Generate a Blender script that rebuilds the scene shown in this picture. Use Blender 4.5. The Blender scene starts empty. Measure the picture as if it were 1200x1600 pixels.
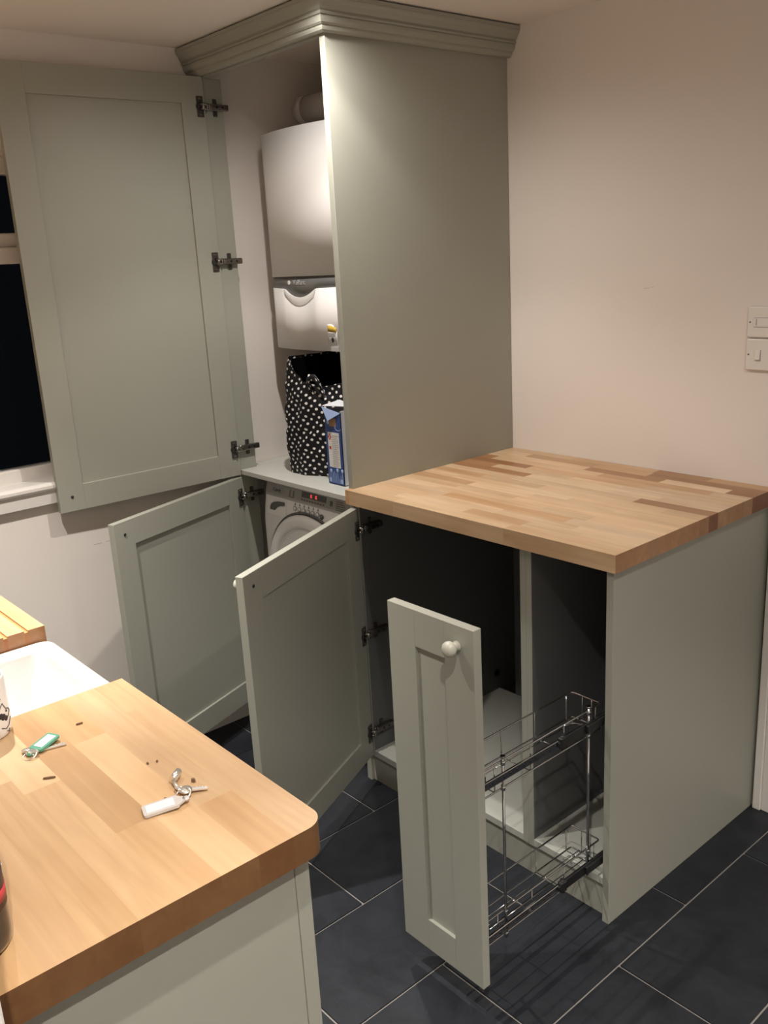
import bpy, bmesh, math, random
from math import sin, cos, pi, radians as R
from mathutils import Vector, Matrix
random.seed(7)
S = bpy.context.scene
COL = S.collection

# ---------------------------------------------------------------- camera
def look(yaw, pitch, roll):
    f = Vector((-sin(yaw)*cos(pitch), cos(yaw)*cos(pitch), sin(pitch)))
    r = f.cross(Vector((0, 0, 1))).normalized(); u = r.cross(f)
    r2 = r*cos(roll)+u*sin(roll); u2 = -r*sin(roll)+u*cos(roll)
    return Matrix((r2, u2, -f)).transposed()
cd = bpy.data.cameras.new('camera'); cam = bpy.data.objects.new('camera', cd); COL.objects.link(cam)
cam.matrix_world = Matrix.Translation((1.896, -1.4856, 1.521)) @ look(.8663, -.2745, -.0558).to_4x4()
cd.sensor_fit = 'VERTICAL'; cd.sensor_height = 36.0; cd.lens = 36.0*1415.4/1600; cd.clip_start = .01
S.camera = cam
# ---------------------------------------------------------------- world, lamps, exposure
w = bpy.data.worlds.new('night'); S.world = w; w.use_nodes = True
w.node_tree.nodes['Background'].inputs[0].default_value = (.010, .011, .014, 1)
w.node_tree.nodes['Background'].inputs[1].default_value = .25
S.view_settings.view_transform = 'Standard'; S.view_settings.look = 'None'
S.view_settings.exposure = 0; S.view_settings.gamma = 1; S.view_settings.use_curve_mapping = False
CEIL = 2.127
def spot(x, y, power, size=112, col=(1, .935, .865), rad=.016, blend=1.0):
    l = bpy.data.lights.new('ceiling_or_fill_spot', 'SPOT'); l.energy = power; l.color = col
    l.spot_size = R(size); l.spot_blend = blend; l.shadow_soft_size = rad
    o = bpy.data.objects.new('ceiling_or_fill_spot', l); o.location = (x, y, CEIL-.012); COL.objects.link(o)
# ceiling downlights above the frame, core beam plus spill; last two are added fill
spot(.08, -.98, 165, 80); spot(.08, -.98, 24, 112)
spot(.09, -.135, 16, 80); spot(.09, -.135, 13, 104, blend=.4); spot(.09, -.135, 27, 165)
spot(1.50, -1.0, 52, 98, blend=.4)
spot(1.50, -.15, 12, 120, blend=.4); spot(1.50, -.15, 9, 168)
spot(2.05, -1.57, 78, 100, blend=.4)
spot(2.6, -.15, 75, 104, blend=.4)  # added fill spot, lifts the ambient light from the right
spot(2.6, -2.0, 120, 104, blend=.4)  # second added fill spot, lights the unseen side for bounce

# ---------------------------------------------------------------- materials
def srgb(r, g, b):
    f = lambda c: (c/255/12.92) if c <= 10 else ((c/255+.055)/1.055)**2.4
    return (f(r), f(g), f(b), 1)
class NT:
    def __init__(s, name):
        s.m = bpy.data.materials.new(name); s.m.use_nodes = True; s.t = s.m.node_tree
        s.p = s.t.nodes['Principled BSDF']
    def n(s, kind, **kw):
        nd = s.t.nodes.new(kind)
        for k, v in kw.items():
            if isinstance(k, str) and k.startswith('i_'): nd.inputs[k[2:].replace('_', ' ')].default_value = v
            else: setattr(nd, k, v)
        return nd
    def l(s, a, b): s.t.links.new(a, b)
def plain(name, col, rough=.5, metal=0, bump=0, scale=200, var=0, coat=0, emit=None, spec=None):
    N = NT(name); N.p.inputs['Base Color'].default_value = col
    N.p.inputs['Roughness'].default_value = rough; N.p.inputs['Metallic'].default_value = metal
    if spec is not None: N.p.inputs['Specular IOR Level'].default_value = spec
    if coat: N.p.inputs['Coat Weight'].default_value = coat
    if bump or var:
        tc = N.n('ShaderNodeTexCoord'); no = N.n('ShaderNodeTexNoise'); no.inputs['Scale'].default_value = scale
        no.inputs['Detail'].default_value = 4; N.l(tc.outputs['Object'], no.inputs['Vector'])
        if bump:
            b = N.n('ShaderNodeBump'); b.inputs['Strength'].default_value = bump; b.inputs['Distance'].default_value = .001
            N.l(no.outputs['Fac'], b.inputs['Height']); N.l(b.outputs['Normal'], N.p.inputs['Normal'])
        if var:
            n2 = N.n('ShaderNodeTexNoise'); n2.inputs['Scale'].default_value = 3; N.l(tc.outputs['Object'], n2.inputs['Vector'])
            mx = N.n('ShaderNodeMix', data_type='RGBA'); mx.inputs[6].default_value = col
            mx.inputs[7].default_value = (col[0]*(1-var), col[1]*(1-var), col[2]*(1-var), 1)
            N.l(n2.outputs['Fac'], mx.inputs[0]); N.l(mx.outputs[2], N.p.inputs['Base Color'])
    if emit:
        N.p.inputs['Emission Color'].default_value = emit[0]; N.p.inputs['Emission Strength'].default_value = emit[1]
    return N.m
GREEN = plain('sage_paint', (.345, .350, .300, 1), .42, bump=.04, scale=350, var=.04)
KNOBM = plain('knob_paint', (.50, .50, .43, 1), .35, bump=.02)
WALL = plain('wall_paint', (.80, .745, .695, 1), .7, bump=.12, scale=160, var=.04)
CEILM = plain('ceiling_paint', (.82, .77, .71, 1), .8, bump=.1, scale=120)
WHITE = plain('gloss_white', (.76, .73, .69, 1), .28, bump=.01)
APPL = plain('appliance_white', (.86, .855, .85, 1), .3, bump=.005)
BOILW = plain('boiler_white', (.80, .79, .785, 1), .38, bump=.01)
GREYP = plain('grey_plastic', (.125, .125, .12, 1), .35, bump=.02)
LGREY = plain('control_grey', (.42, .42, .42, 1), .35, bump=.02)
CERAM = plain('glazed_ceramic', (.84, .82, .80, 1), .12, coat=.5, bump=.004, scale=30)
CHROME = plain('chrome', (.55, .56, .58, 1), .10, 1, bump=.01)
KEYM = plain('nickel', (.80, .77, .72, 1), .30, .85, bump=.02)
DMETAL = plain('hinge_steel', (.33, .31, .29, 1), .28, 1, bump=.02)
HPLATE = plain('hinge_plate', (.085, .078, .07, 1), .38, .6, bump=.02)
BLACKP = plain('black_plastic', (.012, .012, .013, 1), .4, bump=.02)
GLASSD = plain('porthole_glass', (.02, .02, .022, 1), .06, bump=.003)
DARKV = plain('dark_recess', (.03, .03, .032, 1), .6, bump=.02)
GROUT = plain('grout', (.25, .235, .22, 1), .9, bump=.2)
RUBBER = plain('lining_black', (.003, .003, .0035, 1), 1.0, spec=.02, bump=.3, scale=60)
BLUE = plain('carton_blue', (.03, .07, .25, 1), .4, bump=.01, var=.1)
LBLUE = plain('carton_pale_blue', (.35, .47, .75, 1), .4, bump=.01)
CARTW = plain('carton_white', (.72, .74, .80, 1), .42, bump=.01)
CARDB = plain('card_brown', (.30, .19, .10, 1), .8, bump=.1)
INK = plain('print_ink', (.02, .02, .025, 1), .5, bump=.01)
INKG = plain('print_grey', (.30, .30, .33, 1), .5, bump=.01)
RED = plain('print_red', (.55, .05, .04, 1), .5, bump=.01)
YEL = plain('print_yellow', (.62, .42, .06, 1), .45, bump=.01)
LED = plain('red_digits', (.4, .02, .02, 1), .4, emit=((1, .10, .08, 1), .9), bump=.01)
TAGG = plain('green_tag', (.11, .36, .25, 1), .25, coat=.3, bump=.02)
TAGW = plain('clear_tag', (.56, .53, .51, 1), .2, coat=.3, bump=.02)
PAPER = plain('paper', (.72, .71, .70, 1), .7, bump=.02)
BITS = plain('brown_bits', (.16, .09, .045, 1), .7, bump=.4)
BOTG = plain('dark_bottle', (.012, .008, .008, 1), .08, coat=.5, bump=.01)
BLAB = plain('bottle_label_red', (.45, .04, .05, 1), .45, bump=.02)
BLAB2 = plain('bottle_label_dark', (.03, .015, .02, 1), .45, bump=.02)
FLUEM = plain('flue_white', (.55, .52, .50, 1), .45, bump=.01)

def wood(name, end=False, dark=1.0):
    N = NT(name); oi = N.n('ShaderNodeObjectInfo'); tc = N.n('ShaderNodeTexCoord')
    mp = N.n('ShaderNodeMapping'); mp.inputs['Scale'].default_value = (3.5, 60, 60) if not end else (60, 60, 60)
    add = N.n('ShaderNodeVectorMath', operation='ADD')
    mul = N.n('ShaderNodeVectorMath', operation='SCALE'); mul.inputs[3].default_value = 37
    cmb = N.n('ShaderNodeCombineXYZ'); N.l(oi.outputs['Random'], cmb.inputs[0]); N.l(oi.outputs['Random'], cmb.inputs[1])
    N.l(cmb.outputs[0], mul.inputs[0]); N.l(tc.outputs['Object'], mp.inputs['Vector'])
    N.l(mp.outputs[0], add.inputs[0]); N.l(mul.outputs[0], add.inputs[1])
    no = N.n('ShaderNodeTexNoise'); no.inputs['Scale'].default_value = 1; no.inputs['Detail'].default_value = 5
    no.inputs['Distortion'].default_value = .6; N.l(add.outputs[0], no.inputs['Vector'])
    mp2 = N.n('ShaderNodeMapping'); mp2.inputs['Scale'].default_value = (5, 14, 14)
    N.l(tc.outputs['Object'], mp2.inputs['Vector'])
    ad2 = N.n('ShaderNodeVectorMath', operation='ADD'); N.l(mp2.outputs[0], ad2.inputs[0]); N.l(mul.outputs[0], ad2.inputs[1])
    n2 = N.n('ShaderNodeTexNoise'); n2.inputs['Scale'].default_value = 1; n2.inputs['Detail'].default_value = 2
    N.l(ad2.outputs[0], n2.inputs['Vector'])
    cr = N.n('ShaderNodeValToRGB'); cr.color_ramp.elements[0].position = .3; cr.color_ramp.elements[1].position = .72
    cr.color_ramp.elements[0].color = (.86, .81, .75, 1); cr.color_ramp.elements[1].color = (1.04, 1.03, 1.0, 1)
    N.l(no.outputs['Fac'], cr.inputs[0])
    c2 = N.n('ShaderNodeValToRGB'); c2.color_ramp.elements[0].position = .32; c2.color_ramp.elements[1].position = .6
    c2.color_ramp.elements[0].color = (.90, .86, .81, 1); c2.color_ramp.elements[1].color = (1, 1, 1, 1)
    N.l(n2.outputs['Fac'], c2.inputs[0])
    m1 = N.n('ShaderNodeMix', data_type='RGBA', blend_type='MULTIPLY'); m1.inputs[0].default_value = 1
    N.l(oi.outputs['Color'], m1.inputs[6]); N.l(cr.outputs[0], m1.inputs[7])
    m2 = N.n('ShaderNodeMix', data_type='RGBA', blend_type='MULTIPLY'); m2.inputs[0].default_value = 1
    N.l(m1.outputs[2], m2.inputs[6]); N.l(c2.outputs[0], m2.inputs[7])
    out = m2.outputs[2]
    if end:
        m3 = N.n('ShaderNodeMix', data_type='RGBA', blend_type='MULTIPLY'); m3.inputs[0].default_value = 1
        m3.inputs[7].default_value = (.62*dark, .47*dark, .36*dark, 1); N.l(out, m3.inputs[6]); out = m3.outputs[2]
    N.l(out, N.p.inputs['Base Color']); N.p.inputs['Roughness'].default_value = .38
    b = N.n('ShaderNodeBump'); b.inputs['Strength'].default_value = .05; b.inputs['Distance'].default_value = .001
    N.l(no.outputs['Fac'], b.inputs['Height']); N.l(b.outputs['Normal'], N.p.inputs['Normal'])
    return N.m
WOOD = wood('beech'); WOODE = wood('beech_end', True); WOODE2 = wood('beech_end_shaded', True, .47)  # last one: end grain darkened further, its shade put into the colour

def slate():
    N = NT('slate_tile'); oi = N.n('ShaderNodeObjectInfo'); tc = N.n('ShaderNodeTexCoord')
    cmb = N.n('ShaderNodeCombineXYZ'); N.l(oi.outputs['Random'], cmb.inputs[2])
    sc = N.n('ShaderNodeVectorMath', operation='SCALE'); sc.inputs[3].default_value = 40; N.l(cmb.outputs[0], sc.inputs[0])
    ad = N.n('ShaderNodeVectorMath', operation='ADD'); N.l(tc.outputs['Object'], ad.inputs[0]); N.l(sc.outputs[0], ad.inputs[1])
    n1 = N.n('ShaderNodeTexNoise'); n1.inputs['Scale'].default_value = 7; n1.inputs['Detail'].default_value = 6; n1.inputs['Roughness'].default_value = .65
    n1.inputs['Distortion'].default_value = .8
    N.l(ad.outputs[0], n1.inputs['Vector'])
    cr = N.n('ShaderNodeValToRGB'); e = cr.color_ramp.elements
    e[0].position = .3; e[0].color = (.008, .0095, .0135, 1); e[1].position = .75; e[1].color = (.021, .0245, .031, 1)
    N.l(n1.outputs['Fac'], cr.inputs[0])
    N.l(cr.outputs[0], N.p.inputs['Base Color']); N.p.inputs['Roughness'].default_value = .5
    N.p.inputs['Specular IOR Level'].default_value = .35
    n3 = N.n('ShaderNodeTexNoise'); n3.inputs['Scale'].default_value = 25; n3.inputs['Detail'].default_value = 8
    N.l(ad.outputs[0], n3.inputs['Vector'])
    b = N.n('ShaderNodeBump'); b.inputs['Strength'].default_value = .35; b.inputs['Distance'].default_value = .003
    N.l(n3.outputs['Fac'], b.inputs['Height']); N.l(b.outputs['Normal'], N.p.inputs['Normal'])
    return N.m
SLATE = slate()

def dots():
    N = NT('polka_dot_fabric'); uv = N.n('ShaderNodeUVMap'); mp = N.n('ShaderNodeMapping')
    mp.inputs['Rotation'].default_value = (0, 0, R(33)); N.l(uv.outputs[0], mp.inputs['Vector'])
    v = N.n('ShaderNodeTexVoronoi'); v.voronoi_dimensions = '2D'; v.inputs['Scale'].default_value = 56
    v.inputs['Randomness'].default_value = .22; N.l(mp.outputs[0], v.inputs['Vector'])
    lt = N.n('ShaderNodeMath', operation='LESS_THAN'); lt.inputs[1].default_value = .215; N.l(v.outputs['Distance'], lt.inputs[0])
    mx = N.n('ShaderNodeMix', data_type='RGBA'); mx.inputs[6].default_value = (.008, .008, .011, 1); mx.inputs[7].default_value = (.80, .79, .79, 1)
    N.l(lt.outputs[0], mx.inputs[0]); N.l(mx.outputs[2], N.p.inputs['Base Color']); N.p.inputs['Roughness'].default_value = .6; N.p.inputs['Specular IOR Level'].default_value = .25
    return N.m
DOTS = dots()
INNER = plain('carcass_inner_dark', (.115, .118, .12, 1), .45, bump=.03)  # dark grey set on carcass inner sides, backs and top rails
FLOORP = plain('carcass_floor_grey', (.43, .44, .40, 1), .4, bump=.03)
PALEG = plain('shelf_pale_grey', (.56, .57, .53, 1), .4, bump=.03)

def glass():
    N = NT('window_glass'); N.p.inputs['Base Color'].default_value = (.9, .95, .95, 1)
    N.p.inputs['Transmission Weight'].default_value = 1; N.p.inputs['Roughness'].default_value = .01; N.p.inputs['IOR'].default_value = 1.05
    return N.m
GLASS = glass()

# ---------------------------------------------------------------- mesh helpers
WM = {}                                             # world matrices of everything built
def wm(o): return WM.get(o.name, Matrix.Identity(4)) if o else Matrix.Identity(4)
class MB:
    def __init__(s): s.b = bmesh.new(); s.mi = 0
    def box(s, x0, x1, y0, y1, z0, z1, bev=0, seg=1, M=None, mi=None):
        t = bmesh.new()
        bmesh.ops.create_cube(t, size=1, matrix=Matrix.Translation(((x0+x1)/2, (y0+y1)/2, (z0+z1)/2)) @ Matrix.Diagonal((abs(x1-x0), abs(y1-y0), abs(z1-z0), 1)))
        if bev: bmesh.ops.bevel(t, geom=t.edges[:], offset=bev, segments=seg, affect='EDGES', profile=.5)
        return s.merge(t, M, mi)
    def merge(s, t, M=None, mi=None):
        if M is not None: bmesh.ops.transform(t, matrix=M, verts=t.verts[:])
        mi = s.mi if mi is None else mi
        mp = {v: s.b.verts.new(v.co) for v in t.verts}
        for f in t.faces:
            try:
                g = s.b.faces.new([mp[v] for v in f.verts]); g.smooth = f.smooth; g.material_index = mi
            except ValueError: pass
        t.free(); return s
    def lathe(s, prof, n=24, M=None, mi=None, smooth=True):
        # prof: (r, z) pairs from bottom to top, r=0 ends closed to a point
        t = bmesh.new(); rings = []
        for r, z in prof:
            if r < 1e-6: rings.append([t.verts.new((0, 0, z))])
            else: rings.append([t.verts.new((r*cos(2*pi*k/n), r*sin(2*pi*k/n), z)) for k in range(n)])
        for a, b in zip(rings, rings[1:]):
            for k in range(n):
                q = [a[k % len(a)], a[(k+1) % len(a)], b[(k+1) % len(b)], b[k % len(b)]]
                q2 = []
                for v in q:
                    if v not in q2: q2.append(v)
                if len(q2) > 2:
                    f = t.faces.new(q2); f.smooth = smooth
        if len(rings[0]) > 1: t.faces.new(rings[0][::-1])
        if len(rings[-1]) > 1: t.faces.new(rings[-1])
        return s.merge(t, M, mi)
    def cyl(s, p0, p1, r, n=12, r1=None, mi=None):
        p0 = Vector(p0); p1 = Vector(p1); d = p1-p0
        q = d.to_track_quat('Z', 'Y').to_matrix().to_4x4()
        return s.lathe([(r, 0), (r if r1 is None else r1, d.length)], n, Matrix.Translation(p0) @ q, mi)
    def tube(s, pts, r, n=8, closed=False, mi=None):
        P = [Vector(p) for p in pts]; t = bmesh.new(); rings = []; N = len(P); up = None
        for i, p in enumerate(P):
            if closed: d = (P[(i+1) % N]-P[i-1])
            else: d = (P[min(i+1, N-1)]-P[max(i-1, 0)])
            d.normalize()
            if up is None: up = Vector((0, 0, 1)) if abs(d.z) < .9 else Vector((1, 0, 0))
            a = d.cross(up)
            if a.length < 1e-4: a = d.orthogonal()
            a.normalize(); b = a.cross(d).normalized(); up = b
            rings.append([t.verts.new(p+r*(a*cos(2*pi*k/n)+b*sin(2*pi*k/n))) for k in range(n)])
        R2 = rings+[rings[0]] if closed else rings
        for a, b in zip(R2, R2[1:]):
            for k in range(n):
                f = t.faces.new([a[k], a[(k+1) % n], b[(k+1) % n], b[k]]); f.smooth = True
        if not closed: t.faces.new(rings[0][::-1]); t.faces.new(rings[-1])
        return s.merge(t, None, mi)
    def prism(s, poly, z0, z1, M=None, mi=None, smooth=False):
        t = bmesh.new(); a = [t.verts.new((x, y, z0)) for x, y in poly]; b = [t.verts.new((x, y, z1)) for x, y in poly]
        n = len(poly); t.faces.new(a[::-1]); t.faces.new(b)
        for k in range(n):
            f = t.faces.new([a[k], a[(k+1) % n], b[(k+1) % n], b[k]]); f.smooth = smooth
        return s.merge(t, M, mi)
    def loft(s, loops, closed_ends=(True, True), M=None, mi=None, smooth=True):
        t = bmesh.new(); L = [[t.verts.new(p) for p in lp] for lp in loops]; n = len(L[0])
        for a, b in zip(L, L[1:]):
            for k in range(n):
                f = t.faces.new([a[k], a[(k+1) % n], b[(k+1) % n], b[k]]); f.smooth = smooth
        if closed_ends[0]: t.faces.new(L[0][::-1])
        if closed_ends[1]: t.faces.new(L[-1])
        return s.merge(t, M, mi)
    def build(s, name, mats, parent=None, loc=None, local=False, matrix=None):
        """geometry is in world space unless local; parts are stored in the parent's space"""
        bmesh.ops.recalc_face_normals(s.b, faces=s.b.faces[:])
        me = bpy.data.meshes.new(name)
        Mw = matrix if matrix is not None else (Matrix.Translation(loc) if loc is not None else wm(parent).copy())
        if not local: bmesh.ops.transform(s.b, matrix=Mw.inverted(), verts=s.b.verts[:])
        s.b.to_mesh(me); s.b.free()
        for m in (mats if isinstance(mats, (list, tuple)) else [mats]): me.materials.append(m)
        o = bpy.data.objects.new(name, me); COL.objects.link(o)
        o.parent = parent
        o.matrix_basis = wm(parent).inverted() @ Mw
        WM[o.name] = Mw
        return o
def thing(name, label, cat, loc, rz=0, group=None):
    o = bpy.data.objects.new(name, None); COL.objects.link(o); o.empty_display_size = .05
    o.matrix_basis = Matrix.Translation(loc) @ Matrix.Rotation(rz, 4, 'Z'); WM[o.name] = o.matrix_basis.copy()
    o['label'] = label; o['category'] = cat
    if group: o['group'] = group
    return o
def tag(o, label, cat, group=None):
    o['label'] = label; o['category'] = cat
    if group: o['group'] = group
    return o
def struct(o, label, cat):
    o['kind'] = 'structure'; o['label'] = label; o['category'] = cat; return o
def text_bm(txt, size, M, depth=.0004, spacing=1.0):
    cu = bpy.data.curves.new('lettering', 'FONT'); cu.body = txt; cu.size = size; cu.extrude = depth
    cu.space_character = spacing; cu.resolution_u = 2; cu.align_x = 'CENTER'; cu.align_y = 'CENTER'
    o = bpy.data.objects.new('lettering', cu); COL.objects.link(o)
    dg = bpy.context.evaluated_depsgraph_get(); me = bpy.data.meshes.new_from_object(o.evaluated_get(dg))
    t = bmesh.new(); t.from_mesh(me); bpy.data.objects.remove(o); bpy.data.curves.remove(cu); bpy.data.meshes.remove(me)
    bmesh.ops.transform(t, matrix=M, verts=t.verts[:]); return t
FACE_Y = Matrix.Rotation(R(90), 4, 'X')             # lettering that reads from the -y side
def rrect(x0, x1, y0, y1, r, n=5):
    P = []
    for cx, cy, a in ((x1-r, y1-r, 0), (x0+r, y1-r, 90), (x0+r, y0+r, 180), (x1-r, y0+r, 270)):
        for k in range(n+1):
            t = R(a+90*k/n); P.append((cx+r*cos(t), cy+r*sin(t)))
    return P

# ================================================================ THE ROOM
XW, YB = -.626, .684
XR, YN = 3.2, -2.8
b = MB(); b.box(XW-.15, XR+.1, YN-.1, YB+.1, -.06, -.004)
floor = struct(b.build('floor', GROUT), 'dark slate tiled floor with pale grout lines', 'floor')
TW, TL, G = .2745, .543, .0050
tb = MB(); tb.box(G/2, TW-G/2, G/2, TL-G/2, -.004, 0.0, 0)
tile0 = None
xs0 = .123-TW*3
xi = 0
x = xs0
cols = []
while x < XR: cols.append(x); x += TW
for ci, x in enumerate(cols):
    k = round((x-.123)/TW)                          # column index: 0 starts at x=.123
    off = -.077 if k % 2 else -.348
    y = off-TL*6
    while y < YB:
        if y+TL > YN-.05:
            x0, x1, y0, y1 = x+G/2, x+TW-G/2, y+G/2, y+TL-G/2
            x0 = max(x0, XW-.02); x1 = min(x1, XR+.02); y1 = min(y1, YB+.02); y0 = max(y0, YN-.02)
            if x1-x0 > .01 and y1-y0 > .01:
                full = abs(x1-x0-TW+G) < 1e-5 and abs(y1-y0-TL+G) < 1e-5
                if full and tile0:
                    o = tile0.copy(); COL.objects.link(o); o.location = (x, y, 0)
                else:
                    t = MB(); t.box(x0, x1, y0, y1, -.008, 0, .0008)
                    o = t.build('tile', SLATE, floor, matrix=Matrix.Translation((x, y, 0)))
                    if full: tile0 = o
        y += TL
b = MB(); b.box(XW-.15, XR+.1, YN-.1, YB+.1, CEIL, CEIL+.06)
struct(b.build('ceiling', CEILM), 'plain cream painted ceiling', 'ceiling')
b = MB(); b.box(XW-.15, XR+.1, YB, YB+.1, 0, CEIL)
o = struct(b.build('wall_back', WALL), 'cream painted wall behind the tall cupboard and worktop', 'wall')
WY0, WY1, WZ0, WZ1 = -1.46, -.45, .955, 1.83        # window opening in the left wall
b = MB()
for a in ((YN-.1, WY0, 0, CEIL), (WY1, YB, 0, CEIL), (WY0, WY1, 0, WZ0-.02), (WY0, WY1, WZ1, CEIL)):
    b.box(XW-.12, XW, a[0], a[1], a[2], a[3])
struct(b.build('wall_left', WALL), 'pale painted wall with the window, left of the tall cupboard', 'wall')
b = MB(); b.box(XR, XR+.1, YN, YB, 0, CEIL)
struct(b.build('wall_right', WALL), 'cream painted wall on the far right of the room', 'wall')
b = MB(); b.box(XW-.12, 1.19, -1.74, -1.62, 0, CEIL); b.box(1.07, 1.19, YN, -1.74, 0, CEIL)
b.box(1.19, XR, YN-.1, YN, 0, CEIL)
struct(b.build('wall_front', WALL), 'cream painted wall behind the sink run', 'wall')
b = MB(); b.box(.470, .488, YB-.0004, YB, 1.4015, 1.4023); b.box(.492, .502, YB-.0004, YB, 1.4035, 1.4043)
o = b.build('scuff_mark', plain('scuff', (.42, .38, .34, 1), .8, bump=.02), bpy.data.objects['wall_back']); o['kind'] = 'stuff'
b = MB(); b.box(XW, XW+.0004, -.478, -.452, .7445, .7455); b.box(XW, XW+.0004, -.440, -.425, .7455, .7465)
o = b.build('scuff_mark', bpy.data.materials['scuff'], bpy.data.objects['wall_left']); o['kind'] = 'stuff'
# white casing at the end of the sink run, its edge in the lower left corner
b = MB(); b.box(1.205, 1.262, -1.74, -1.356, 0, 2.0, .002); b.box(1.19, 1.205, -1.74, -1.40, 0, 2.0, .002)
struct(b.build('trim_1', WHITE), 'white painted upright casing at the near end of the sink worktop', 'trim')
# door casing and door at the right end of the back wall
b = MB(); b.box(.866, .888, YB-.02, YB, .0, 1.95, .002); b.box(.888, .925, YB-.014, YB, .0, 1.95, .002); b.box(.925, .945, YB-.018, YB, 0, 1.95, .002)
b.box(.866, 1.62, YB-.018, YB, 1.95, 2.02, .002); b.box(1.55, 1.62, YB-.018, YB, 0, 1.95, .002)
struct(b.build('trim_2', WHITE), 'white door casing beside the green end panel, at the right edge', 'trim')
b = MB(); b.box(.95, 1.545, YB-.008, YB, .005, 1.945, .001)
d1 = struct(b.build('door_1', WHITE), 'white painted door inside the casing on the back wall', 'door')
for z0, z1 in ((.15, .85), (1.0, 1.8)):
    b = MB(); b.box(1.02, 1.475, YB-.014, YB-.007, z0, z1, .004); b.build('door_panel', WHITE, d1)
# window
b = MB(); X0, X1 = XW-.10, XW-.055
b.box(X0, X1, WY0, WY0+.045, WZ0+.02, WZ1, .003); b.box(X0, X1, WY1-.045, WY1, WZ0+.02, WZ1, .003)
b.box(X0, X1, WY0, WY1, WZ1-.045, WZ1, .003); b.box(X0, X1, WY0, WY1, WZ0+.003, WZ0+.043, .003)
b.box(X0, X1, WY0, WY1, 1.556, 1.600, .003); b.box(X0+.005, X1-.012, WY0, WY1, 1.598, 1.636, .003)
win = struct(b.build('window_1', WHITE), 'white framed window showing black night, left of the open cupboard door', 'window')
for z0, z1 in ((WZ0+.04, 1.558), (1.634, WZ1-.04)):
    b = MB(); b.box(X0+.018, X0+.024, WY0+.03, WY1-.03, z0, z1); b.build('pane', GLASS, win)
b = MB()
prof = [(XW-.055, WZ0-.02), (XW-.055, WZ0+.006), (-.606, WZ0+.006), (-.600, WZ0+.004), (-.597, WZ0-.002), (-.597, WZ0-.010), (-.600, WZ0-.016), (-.606, WZ0-.018),
        (-.608, WZ0-.056), (XW, WZ0-.056), (XW, WZ0-.02)]
b.loft([[(px, WY0-.02, pz) for px, pz in prof], [(px, WY1+.02, pz) for px, pz in prof]], smooth=False)
b.build('window_sill', WHITE, win)

# ================================================================ DOORS, HINGES, KNOBS
def door_mesh(W, z0, z1, fr, t=.02, rec=.0072):
    """local: hinge edge at x=0, inner face at y=0, outer face at y=-t"""
    b = MB(); bv = .0008
    b.box(0, fr, -t, 0, z0, z1, bv); b.box(W-fr, W, -t, 0, z0, z1, bv)
    b.box(fr-.0005, W-fr+.0005, -t, 0, z0, z0+fr, bv); b.box(fr-.0005, W-fr+.0005, -t, 0, z1-fr, z1, bv)
    b.box(fr-.001, W-fr+.001, -t+rec, -rec, z0+fr-.001, z1-fr+.001)
    return b
def knob_prof(s=1): return [(0, 0), (.010*s, 0), (.0105*s, .002*s), (.0085*s, .006*s), (.0078*s, .009*s), (.0105*s, .0115*s), (.0138*s, .0155*s), (.0152*s, .0205*s), (.0142*s, .0255*s), (.0108*s, .0298*s), (.006*s, .0320*s), (0, .0328*s)]
def hung_door(parent, hx, hy, ang, W, z0, z1, fr, hinges, xc, knobz, label):
    M = Matrix.Translation((hx, hy, 0)) @ Matrix.Rotation(-R(ang), 4, 'Z')
    d = door_mesh(W, z0, z1, fr).build('door', GREEN, parent, local=True, matrix=M)
    d['label'] = label
    k = MB(); k.lathe(knob_prof(.9), 20, M @ Matrix.Translation((W-.038, -.02, knobz)) @ Matrix.Rotation(R(90), 4, 'X'))
    k.build('knob', KNOBM, d)
    s = MB(); s.lathe([(0, 0), (.0042, 0), (.0042, .0015), (.003, .0026), (0, .003)], 12, M @ Matrix.Translation((W-.038, 0, knobz)) @ Matrix.Rotation(R(-90), 4, 'X'))
    s.build('screw', BLACKP, d)
    for z in hinges:
        h = MB()
        # wing plate and cup on the door
        h.box(.006, .027, 0, .004, z-.028, z+.028, .0012, M=M, mi=2)
        h.box(.012, .022, .004, .0055, z-.024, z-.018, .0008, M=M); h.box(.012, .022, .004, .0055, z+.018, z+.024, .0008, M=M)
        h.lathe([(0, -.008), (.0125, -.008), (.0125, .0045), (.0095, .0045), (.0095, .001), (0, .001)], 16, M @ Matrix.Translation((.0165, 0, z)) @ Matrix.Rotation(R(-90), 4, 'X'), mi=1)
        a = M @ Vector((.0165, .004, z)); a2 = M @ Vector((.012, .014, z))
        c = Vector((xc+.012, .042, z)); d2 = Vector((xc+.011, .022, z))
        for dz in (-.006, .006):
            h.tube([a+Vector((0, 0, dz)), a2+Vector((0, 0, dz)), d2+Vector((0, 0, dz)), c+Vector((0, 0, dz))],   .0034, 8)
        h.cyl(a2+Vector((0, 0, -.009)), a2+Vector((0, 0, .009)), .0036, 10); h.cyl(d2+Vector((0, 0, -.010)), d2+Vector((0, 0, .010)), .004, 10)
        # arm and mounting plate on the carcass
        h.box(xc+.003, xc+.016, .026, .092, z-.0085, z+.0085, .002); h.box(xc+.013, xc+.017, .032, .08, z-.004, z+.004, .001)
        h.cyl((xc+.015, .05, z), (xc+.0185, .05, z), .0035, 10, mi=1); h.cyl((xc+.015, .07, z), (xc+.0185, .07, z), .003, 10, mi=1)
        h.box(xc, xc+.004, .046, .060, z-.024, z+.024, .0015, mi=2); h.box(xc, xc+.003, .030, .082, z-.008, z+.008, .001)
        h.build('hinge', [DMETAL, BLACKP, HPLATE], d)
    return d

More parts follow.
